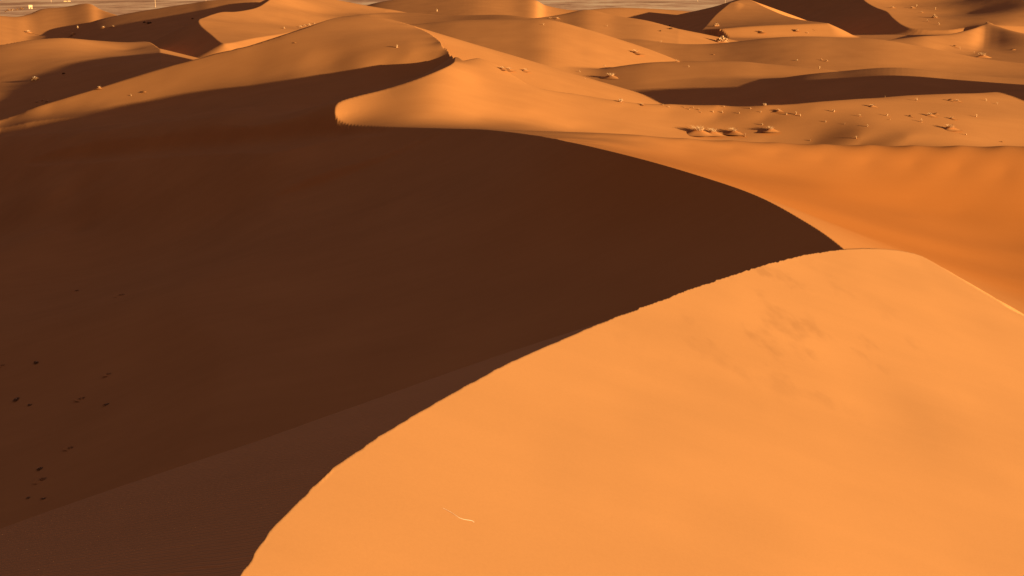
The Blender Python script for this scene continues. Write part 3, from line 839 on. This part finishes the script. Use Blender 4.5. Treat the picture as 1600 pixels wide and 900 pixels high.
# (x, y, width in photo pixels, kind, label, group)
PLANTS = [
    (1092, 209, 34, 'tussock', 'widest pale grass tussock on the low sand mound behind the lit bowl', 'tussocks on the low sand mound'),
    (1113, 211, 26, 'tussock', 'middle pale grass tussock of the three on the long low sand mound', 'tussocks on the low sand mound'),
    (1146, 209, 24, 'tussock', 'cream grass tussock on the low sand mound, nearest the lone spiky one', 'tussocks on the low sand mound'),
    (1164, 215, 9, 'sprig', 'lone thin grass sprig trailing off the end of the low sand mound', None),
    (1204, 205, 20, 'tussock', 'lone spiky straw tussock casting a long thin shadow towards the low sand mound', None),
    (1191, 197, 6, 'sprig', 'upright thin sprig just above the lone spiky tussock', None),
    (1266, 221, 5, 'sprig', 'small sprig in the dark dip at the rim of the near lit bowl', None),
    (1217, 174, 10, 'tussock', 'small bright cream tussock on the low ridge below the wide flat shadow', None),
    (1195, 165, 9, 'dome', 'rounded pale bush on the ridge line at the lower edge of the wide flat shadow', None),
    (1229, 181, 6, 'sprig', None, FLAT), (1243, 180, 8, 'sprig', None, FLAT), (1250, 183, 6, 'sprig', None, FLAT),
    (1173, 170, 5, 'sprig', None, FLAT), (1155, 178, 5, 'sprig', None, FLAT), (1114, 176, 5, 'sprig', None, FLAT), (1129, 177, 5, 'sprig', None, FLAT),
    (1189, 177, 4, 'sprig', None, FLAT), (1069, 168, 4, 'sprig', None, FLAT), (1077, 172, 5, 'sprig', None, FLAT), (1083, 170, 4, 'sprig', None, FLAT),
    (1092, 173, 5, 'sprig', None, FLAT), (1095, 176, 4, 'sprig', None, FLAT), (1131, 168, 4, 'sprig', None, FLAT), (1290, 191, 5, 'sprig', None, FLAT),
    (1320, 195, 4, 'sprig', None, FLAT), (1355, 199, 6, 'sprig', None, FLAT), (1303, 175, 8, 'sprig', None, FLAT), (1343, 182, 6, 'sprig', None, FLAT),
    (1386, 182, 8, 'sprig', None, FLAT), (1440, 191, 9, 'sprig', None, FLAT), (1391, 188, 4, 'sprig', None, FLAT), (1509, 212, 6, 'sprig', None, FLAT),
    (1338, 217, 7, 'sprig', 'upright sprig standing in the dark hollow close to the rim of the near lit bowl', None),
    (1565, 222, 5, 'darktuft', 'tiny dark tuft at the rim of the near lit bowl close to the right edge', None),
    (970, 160, 12, 'dome', 'two lobed pale bush at the blunt end of the wide flat shadow', None),
    (1003, 164, 8, 'tussock', 'small pale tussock on the ridge line beside the two lobed bush', None),
    (1036, 165, 4, 'sprig', None, FLAT), (1045, 168, 4, 'sprig', None, FLAT),
    (955, 122, 20, 'tussock', 'broad straw tussock with a long thin shadow, alone above the wide flat shadow', None),
    (914, 123, 4, 'sprig', None, FLAT), (906, 113, 5, 'sprig', None, FLAT), (945, 104, 4, 'sprig', None, FLAT), (1076, 105, 5, 'sprig', None, FLAT),
    (1484, 202, 22, 'tussock', 'broad clumped tussock with a dark shadow on the low ridge towards the right edge', None),
    (1422, 182, 8, 'darktuft', 'small dark tuft first in the middle line of scrub on the right flat', 'line of scrub on the right flat'),
    (1453, 181, 14, 'tussock', 'dark based tussock, largest in the middle line of scrub on the right flat', 'line of scrub on the right flat'),
    (1462, 179, 8, 'darktuft', 'dark tuft touching the largest tussock in the middle line of scrub', 'line of scrub on the right flat'),
    (1487, 186, 10, 'tussock', 'low straw tussock following the largest one in the middle line of scrub', 'line of scrub on the right flat'),
    (1525, 183, 8, 'sprig', 'last and faintest sprig of the middle line of scrub', 'line of scrub on the right flat'),
    (1363, 167, 12, 'tussock', 'flat straw tussock alone just below the middle of the wide flat shadow', None),
    (1346, 154, 5, 'sprig', None, FLAT), (1383, 153, 5, 'sprig', None, FLAT), (1432, 158, 8, 'sprig', None, FLAT),
    (1484, 158, 10, 'darktuft', 'dark tuft touching the pale tussock nearest the lower edge of the wide flat shadow', None),
    (1496, 159, 9, 'tussock', 'pale tussock nearest the lower edge of the wide flat shadow at its right end', None),
    (1541, 158, 7, 'sprig', None, FLAT), (1558, 163, 6, 'sprig', None, FLAT),
    (1127, 67, 22, 'bush', 'large peaked pale bush with a long dark shadow, the biggest plant in the middle distance', None),
    (1119, 41, 11, 'bush', 'rounded pale bush at the foot of the lit spur, just above the large peaked bush', None),
    (1190, 51, 9, 'tussock', 'pale tussock between the large peaked bush and the dark slip face', None),
    (1033, 66, 5, 'sprig', 'tiny pale sprig just beyond the tip of the large peaked bush shadow', None),
    (1245, 49, 7, 'bush', 'small peaked bush on the shadow edge at the foot of the dark slip face', None),
    (1262, 54, 4, 'sprig', 'pale sprig lower of the two in the shade below the dark slip face', None),
    (1273, 48, 3, 'sprig', 'pale sprig upper of the two in the shade below the dark slip face', None),
    (1245, 95, 5, 'dome', 'small pale bush at the tip of the dark patch, first of three in a row', 'three small bushes in a row'),
    (1284, 94, 4, 'tussock', 'tall narrow pale tussock, middle of three plants in a row', 'three small bushes in a row'),
    (1292, 96, 5, 'dome', 'small round pale bush, last of three in a row beyond the tall narrow one', 'three small bushes in a row'),
    (1280, 107, 7, 'sprig', 'low pale sprig on the ridge line under the three plants in a row', None),
    (994, 84, 16, 'tussock', 'straw tussock with a short dark shadow on the lit slope below the large peaked bush', None),
    (1058, 97, 8, 'tussock', 'low pale tussock on the ridge line where two lit slopes meet', None),
    (1115, 86, 4, 'darktuft', 'tiny dark tuft alone on the orange slope under the large peaked bush', None),
    (785, 109, 14, 'tussock', 'pale tussock half hidden behind the shoulder of the bright windward face', None),
    (796, 110, 13, 'tussock', 'larger pale tussock beside the one half hidden by the bright shoulder', None),
    (820, 112, 12, 'tussock', 'low pale tussock right after the pair at the bright shoulder', None),
    (849, 39, 5, 'sprig', 'pale sprig high on the sunlit face of the rounded middle dune', None),
    (860, 29, 6, 'tussock', 'small tussock on the top of the rounded middle dune', None),
    (871, 30, 8, 'tussock', 'broad low tussock just past the top of the rounded middle dune', None),
    (949, 42, 4, 'sprig', 'tiny pale sprig at the upper edge of the shadow behind the rounded middle dune', None),
    (1394, 13, 9, 'tussock', 'highest tussock on the lit bowl beside the winding far crest, nearest that crest', 'tussocks on the far lit bowl'),
    (1426, 13, 8, 'tussock', 'upper tussock in the middle of the far lit bowl', 'tussocks on the far lit bowl'),
    (1432, 10, 5, 'sprig', 'sprig touching the upper tussock in the middle of the far lit bowl', 'tussocks on the far lit bowl'),
    (1440, 20, 6, 'tussock', 'small tussock in the centre of the far lit bowl', 'tussocks on the far lit bowl'),
    (1461, 15, 6, 'sprig', 'pale sprig right of the upper pair on the far lit bowl', 'tussocks on the far lit bowl'),
    (1460, 28, 10, 'bush', 'largest bush on the far lit bowl, with a dark shadow', 'tussocks on the far lit bowl'),
    (1449, 34, 6, 'sprig', 'low sprig left below the largest bush of the far lit bowl', 'tussocks on the far lit bowl'),
    (1467, 39, 6, 'sprig', 'lowest sprig of the far lit bowl, close to the shaded crest', 'tussocks on the far lit bowl'),
    (1543, 35.5, 4, 'tussock', 'single upright tussock standing on the very peak of the far sharp dune', None),
    (1491, 73, 8, 'darktuft', 'dark tuft, upper of a small pair on the pale slope under the far sharp peak', None),
    (1499, 77, 6, 'sprig', 'pale sprig below the dark tuft on the slope under the far sharp peak', None),
    (1522, 83, 5, 'sprig', 'thin upright sprig beside the big scrub clump at the ridge line', None),
    (1535, 90, 22, 'tussock', 'big dark topped scrub clump on the ridge line under the far sharp peak', None),
    (1583, 78, 8, 'darktuft', 'lone dark tuft on the pale slope near the right edge', None),
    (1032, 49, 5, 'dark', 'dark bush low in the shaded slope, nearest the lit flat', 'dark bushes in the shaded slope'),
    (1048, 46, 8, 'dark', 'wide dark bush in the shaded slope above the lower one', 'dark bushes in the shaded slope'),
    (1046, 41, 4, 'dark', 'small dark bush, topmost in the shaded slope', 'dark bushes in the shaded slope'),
    (58, 160, 6, 'dome', 'single pale bush left of a pair, on the shadow edge of the dim grazed slope', 'pale bushes on the shadow edge'),
    (67, 158, 6, 'dome', 'taller pale bush in the middle of three on the shadow edge', 'pale bushes on the shadow edge'),
    (73, 160, 7, 'dome', 'broad pale bush touching the taller one on the shadow edge', 'pale bushes on the shadow edge'),
    (155, 139, 9, 'tussock', 'low pale tussock by itself farther up the same shadow edge', None),
    (226, 145, 6, 'darktuft', 'small dark tuft in the middle of the dim grazed slope', None),
    (205, 151, 4, 'sprig', 'faint sprig below the dark tuft on the dim grazed slope', None),
    (620, 75, 8, 'sprig', 'pale dry sprig alone high on the dim slope under the rounded crest', None),
    (461, 67, 4, 'darktuft', 'tiny dark tuft below the lit flank on the dim slope', None),
    (444, 45, 5, 'bush', 'small bush by itself at the left end of the shaded pocket', 'bushes in the shaded pocket'),
    (470, 43, 6, 'bush', 'first bush of the lit cluster in the shaded pocket', 'bushes in the shaded pocket'),
    (476, 41, 5, 'bush', 'second bush of the lit cluster in the shaded pocket', 'bushes in the shaded pocket'),
    (483, 40, 6, 'bush', 'third bush of the lit cluster in the shaded pocket', 'bushes in the shaded pocket'),
    (491, 38, 5, 'bush', 'last bush of the lit cluster in the shaded pocket', 'bushes in the shaded pocket'),
    (683, 18, 6, 'sprig', 'pale sprig on the far smooth sand saddle at the top centre', None),
    (162, 44, 8, 'tussock', 'pale tussock at the lit end of the far left shadow strip', None),
    (177, 42, 6, 'tussock', 'pale tussock inside the far left shadow strip', None),
    (45, 52, 12, 'tussock', 'faint straw tussock alone on the lit sand at the far left', None),
    (115, 55, 10, 'darktuft', 'low dark tuft with a shadow on the lit sand at the far left', None),
    (122, 45, 8, 'sprig', 'pale sprig above the low dark tuft at the far left', None),
    (226, 36, 6, 'dark', 'dark bush, left one of the pair in the shaded hollow', 'dark bushes in the shaded hollow'),
    (233, 37, 9, 'dark', 'wide dark bush, right one of the pair in the shaded hollow', 'dark bushes in the shaded hollow'),
    (301, 30, 5, 'dark', 'small dark bush alone high in the shaded slip face', None),
    (55, 126, 16, 'dark', 'long low dark bush on the dark ridge behind the dim grazed slope', None),
    (100, 116, 7, 'dark', 'small dark bush farther along the dark ridge', None),
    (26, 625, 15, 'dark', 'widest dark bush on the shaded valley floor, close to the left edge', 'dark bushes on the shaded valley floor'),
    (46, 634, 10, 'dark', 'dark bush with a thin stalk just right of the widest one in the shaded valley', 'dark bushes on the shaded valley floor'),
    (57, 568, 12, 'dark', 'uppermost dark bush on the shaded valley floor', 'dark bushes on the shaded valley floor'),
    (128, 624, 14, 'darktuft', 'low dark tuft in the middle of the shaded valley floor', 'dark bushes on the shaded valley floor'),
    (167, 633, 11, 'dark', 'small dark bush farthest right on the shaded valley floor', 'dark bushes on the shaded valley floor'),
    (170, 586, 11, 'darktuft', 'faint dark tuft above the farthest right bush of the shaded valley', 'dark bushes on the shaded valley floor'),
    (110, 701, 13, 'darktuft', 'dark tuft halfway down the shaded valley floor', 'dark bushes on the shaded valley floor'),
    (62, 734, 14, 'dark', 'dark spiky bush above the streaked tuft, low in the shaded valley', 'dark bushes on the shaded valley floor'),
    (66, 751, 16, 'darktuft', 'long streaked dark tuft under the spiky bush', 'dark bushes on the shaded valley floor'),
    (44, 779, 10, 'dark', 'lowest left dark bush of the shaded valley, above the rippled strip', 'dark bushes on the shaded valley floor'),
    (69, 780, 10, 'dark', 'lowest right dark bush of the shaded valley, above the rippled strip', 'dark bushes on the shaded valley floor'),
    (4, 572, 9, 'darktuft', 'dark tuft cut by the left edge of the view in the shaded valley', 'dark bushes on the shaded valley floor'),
    (120, 455, 9, 'darktuft', 'faint dark tuft high on the shaded slope, left of its twin', 'faint tufts on the shaded slope'),
    (190, 462, 12, 'darktuft', 'faint dark tuft high on the shaded slope, right of its twin', 'faint tufts on the shaded slope'),
]


def ground_hits(pix, f, y0, y1, n=1500):
    """first point of the sand met by the sight line through each photo pixel"""
    Ys = np.exp(np.linspace(math.log(y0), math.log(y1), n))
    rr = np.array([ray(*p) for p in pix])
    out = [None] * len(pix)
    Z = f((rr[:, 0:1] * Ys).ravel(), np.broadcast_to(Ys, (len(pix), n)).ravel().copy()).reshape(len(pix), n)
    G = CAM_Z + rr[:, 1:2] * Ys - Z
    for i in range(len(pix)):
        k = np.nonzero(G[i] < 0)[0]
        if len(k):
            j = k[0]
            out[i] = (rr[i, 0] * Ys[j], Ys[j], Z[i, j])
    return out


hits = ground_hits([(p[0], p[1]) for p in PLANTS], z_field, 45, 900)
for i, ((px, py, wpx, kind, label, group), h) in enumerate(zip(PLANTS, hits)):
    if h is None:
        continue
    name, cat, parts = LOOK[kind]
    unit = wpx * h[1] / F_PX / (2.0 if kind in ('bush', 'dome', 'dark') else 1.9)
    rz = random.uniform(0, 6.28)
    if parts is None:
        top = obj(name, THIN[i % 3])
        unit *= 1.2
    else:
        top = obj(name, None)
        for pn, meshes in parts:
            c = obj(pn, meshes[i % len(meshes)], top)
            if pn == 'sand_mound':
                c.rotation_euler = (0, 0, math.radians(155) - rz)
                c.scale = (1, 1, 1)
    top.location = (h[0], h[1], h[2] - 0.03 * unit)
    top.rotation_euler = (0, 0, rz)
    sh = kind in ('dark', 'darktuft') and py > 400
    top.scale = (unit * (1.25 if sh else 1), unit, unit * (0.65 if sh else 1.35 if label and 'tall narrow' in label else 1.0))
    top['label'] = label or 'tiny pale dry grass sprig scattered on the orange sand flat right of the winding crest'
    top['category'] = cat
    if group:
        top['group'] = group

# a bleached twig lying on the near dune
pts = [hit(px, py, plane_a) for px, py in ((692, 795), (705, 802), (718, 809.5), (728, 813), (737, 815), (741, 817))]
pts = dense(pts, 4)
pts[:, 2] = z_fore(pts[:, 0].copy(), pts[:, 1].copy())
v, f = [], []
for i, p in enumerate(pts):
    r = 0.003 + 0.0035 * i / len(pts)
    lift = 0.006 + 0.006 * math.sin(i * 0.5)
    for q in range(5):
        g = q * 1.2566
        v.append((p[0], p[1] + r * math.cos(g), p[2] + lift + r * math.sin(g)))
for i in range(len(pts) - 1):
    for q in range(5):
        f.append((i * 5 + q, i * 5 + (q + 1) % 5, i * 5 + 5 + (q + 1) % 5, i * 5 + 5 + q))
tw = obj('twig', mesh_from('twig', v, f, WOOD, True))
tw['label'] = 'thin bleached twig lying on the smooth lit sand of the near dune'
tw['category'] = 'twig'

# ------------------------------------------------------------------ the far plain: a house, poles, scrub
def box(x0, x1, y0, y1, z0, z1):
    v = [(x, y, z) for x in (x0, x1) for y in (y0, y1) for z in (z0, z1)]
    return v, [(0, 1, 3, 2), (4, 6, 7, 5), (0, 4, 5, 1), (2, 3, 7, 6), (0, 2, 6, 4), (1, 5, 7, 3)]


def boxes(*bs):
    V, Fc = [], []
    for b in bs:
        v, f = box(*b)
        Fc += [tuple(i + len(V) for i in q) for q in f]
        V += v
    return V, Fc


PZ = -1.5
u, t = ray(48, 13.8)
Yh = (PZ - CAM_Z) / t
house = obj('house', None)
house.location = (u * Yh, Yh, PZ)
house.rotation_euler = (0, 0, math.radians(22))
house['label'] = 'small square pale house with a flat roof alone on the stony plain'
house['category'] = 'house'
obj('wall', mesh_from('wall', *boxes((-2.2, 2.2, -2.2, 2.2, -0.3, 4.0)), PLASTER), house)
obj('roof', mesh_from('roof', *boxes((-2.35, 2.35, -2.35, 2.35, 4.0, 4.25), (-2.35, 2.35, -2.35, -2.1, 4.25, 4.6), (-2.35, 2.35, 2.1, 2.35, 4.25, 4.6), (-2.35, -2.1, -2.1, 2.1, 4.25, 4.6), (2.1, 2.35, -2.1, 2.1, 4.25, 4.6)), PLASTER), house)
obj('door', mesh_from('door', *boxes((-0.5, 0.5, -2.26, -2.2, 0, 2.1)), DARK), house)
obj('window', mesh_from('window', *boxes((1.1, 1.8, -2.25, -2.2, 1.2, 2.0)), DARK), house)

POLEWOOD = flat_mat('weathered_pole', (0.55, 0.36, 0.19), 0.15)
pole_shaft = mesh_from('shaft', *boxes((-0.2, 0.2, -0.2, 0.2, -0.5, 11.0)), POLEWOOD)
pole_arm = mesh_from('crossarm', *boxes((-1.4, 1.4, -0.12, 0.12, 10.0, 10.25)), POLEWOOD)
for px, py, lab in ((80, 3.5, 'pale utility pole standing nearest the small square house'),
                    (243, 11.5, 'tall pale utility pole on the plain above the lit far left dune'),
                    (322, 3.0, 'pale utility pole seen just above the shaded dune top'),
                    (1133, 4.8, 'pale utility pole above the shaded far slope, the clearest on the right'),
                    (1090, 2.5, 'distant pale utility pole standing left of the clearest one')):
    u, t = ray(px, py)
    Y = (PZ - CAM_Z) / t
    o = obj('utility_pole', None)
    o.location = (u * Y, Y, PZ)
    o.rotation_euler = (0, 0, math.radians(30))
    o['label'], o['category'], o['group'] = lab, 'pole', 'utility poles along the plain'
    obj('shaft', pole_shaft, o)
    obj('crossarm', pole_arm, o)

scrub = [mesh_from('foliage', *twigs(260, 1.0, 1.0, 0.3, 600 + i, 0.3), RUST) for i in range(2)]
for k, (px, py, w, lab) in enumerate(((8.5, 19, 4, 'darkest scrub bush at the left end of the row by the house'), (14, 17, 7, 'broad brown scrub bush second in the row by the house'),
                                      (20, 16.5, 6, 'brown scrub bush in the middle of the row by the house'), (27, 16, 6, 'brown scrub bush fourth in the row by the house'),
                                      (34, 15, 7, 'last scrub bush of the row, nearest the house'))):
    u, t = ray(px, py)
    Y = (PZ - CAM_Z) / t
    o = obj('scrub_bush', None)
    o.location = (u * Y, Y, PZ)
    o.scale = (w * Y / F_PX / 2,) * 3
    o.rotation_euler = (0, 0, k * 1.3)
    o['label'], o['category'], o['group'] = lab, 'bush', 'scrub row by the house'
    obj('foliage', scrub[k % 2], o)
    obj('stem', STEM[k % 2], o)
wall_me = mesh_from('mud_wall', *boxes((-2.2, 2.2, -0.4, 0.4, -0.3, 1.5)), WALLMUD)
for k, (px, py, w, lab) in enumerate(((102, 2.8, 4, 'low pale mud wall far out on the plain, left one of two'), (108, 2.6, 4, 'low pale mud wall far out on the plain, right one of two'))):
    u, t = ray(px, py)
    Y = (PZ - CAM_Z) / t
    o = obj('mud_wall', wall_me)
    o.location = (u * Y, Y, PZ)
    o.rotation_euler = (0, 0, math.radians(20))
    o['label'], o['category'], o['group'] = lab, 'wall', 'mud walls on the plain'


# ------------------------------------------------------------------ camera, sun, sky
cam = bpy.data.cameras.new('camera')
cam.sensor_width = 36.0
cam.lens = 36.0 * F_PX / 1600.0
cam.clip_start = 0.1
cam.clip_end = 60000.0
co = bpy.data.objects.new('camera', cam)
co.location = (0, 0, CAM_Z)
co.rotation_euler = (math.pi / 2 - PITCH, 0, 0)
COL.objects.link(co)
scene.camera = co

from mathutils import Vector
sun = bpy.data.lights.new('sun', 'SUN')
sun.energy = 5.0
sun.angle = math.radians(0.5)
if os.environ.get('NOSH'): sun.use_shadow = False
sun.color = (1.0, 0.77, 0.46)
so = bpy.data.objects.new('sun', sun)
so.rotation_euler = Vector(S_VEC).to_track_quat('Z', 'Y').to_euler()
so.location = (60, -40, 80)
COL.objects.link(so)

w = bpy.data.worlds.new('World')
scene.world = w
w.use_nodes = True
nt = w.node_tree
bg = nt.nodes['Background']
sky = nt.nodes.new('ShaderNodeTexSky')
sky.sky_type = 'NISHITA'
sky.sun_disc = False
sky.sun_elevation = SUN_EL
sky.sun_rotation = math.atan2(SX, SY)
sky.dust_density = 1.0
sky.ozone_density = 0.5
tint = nt.nodes.new('ShaderNodeMix')
tint.data_type = 'RGBA'; tint.blend_type = 'MULTIPLY'
tint.inputs['Factor'].default_value = 1.0
tint.inputs['B'].default_value = (1.0, 0.55, 0.54, 1)
nt.links.new(sky.outputs['Color'], tint.inputs['A'])
# added gradient: sky dimmed low and brightened overhead, so steep shaded sand darkens
tc = nt.nodes.new('ShaderNodeTexCoord')
sep = nt.nodes.new('ShaderNodeSeparateXYZ')
nt.links.new(tc.outputs['Generated'], sep.inputs[0])
up = nt.nodes.new('ShaderNodeMapRange')
up.interpolation_type = 'SMOOTHSTEP'
for k, v in (('From Min', 0.0), ('From Max', 0.9), ('To Min', 0.12), ('To Max', 1.85)):
    up.inputs[k].default_value = v
nt.links.new(sep.outputs['Z'], up.inputs['Value'])
dim = nt.nodes.new('ShaderNodeVectorMath')
dim.operation = 'SCALE'
nt.links.new(tint.outputs['Result'], dim.inputs[0])
nt.links.new(up.outputs['Result'], dim.inputs['Scale'])
nt.links.new(dim.outputs['Vector'], bg.inputs['Color'])
bg.inputs['Strength'].default_value = 0.05

vs = scene.view_settings
vs.view_transform = 'Standard'
vs.look = 'None'
vs.gamma = 1.0
vs.exposure = 1.17
scene.cycles.max_bounces = 4
scene.cycles.diffuse_bounces = 3
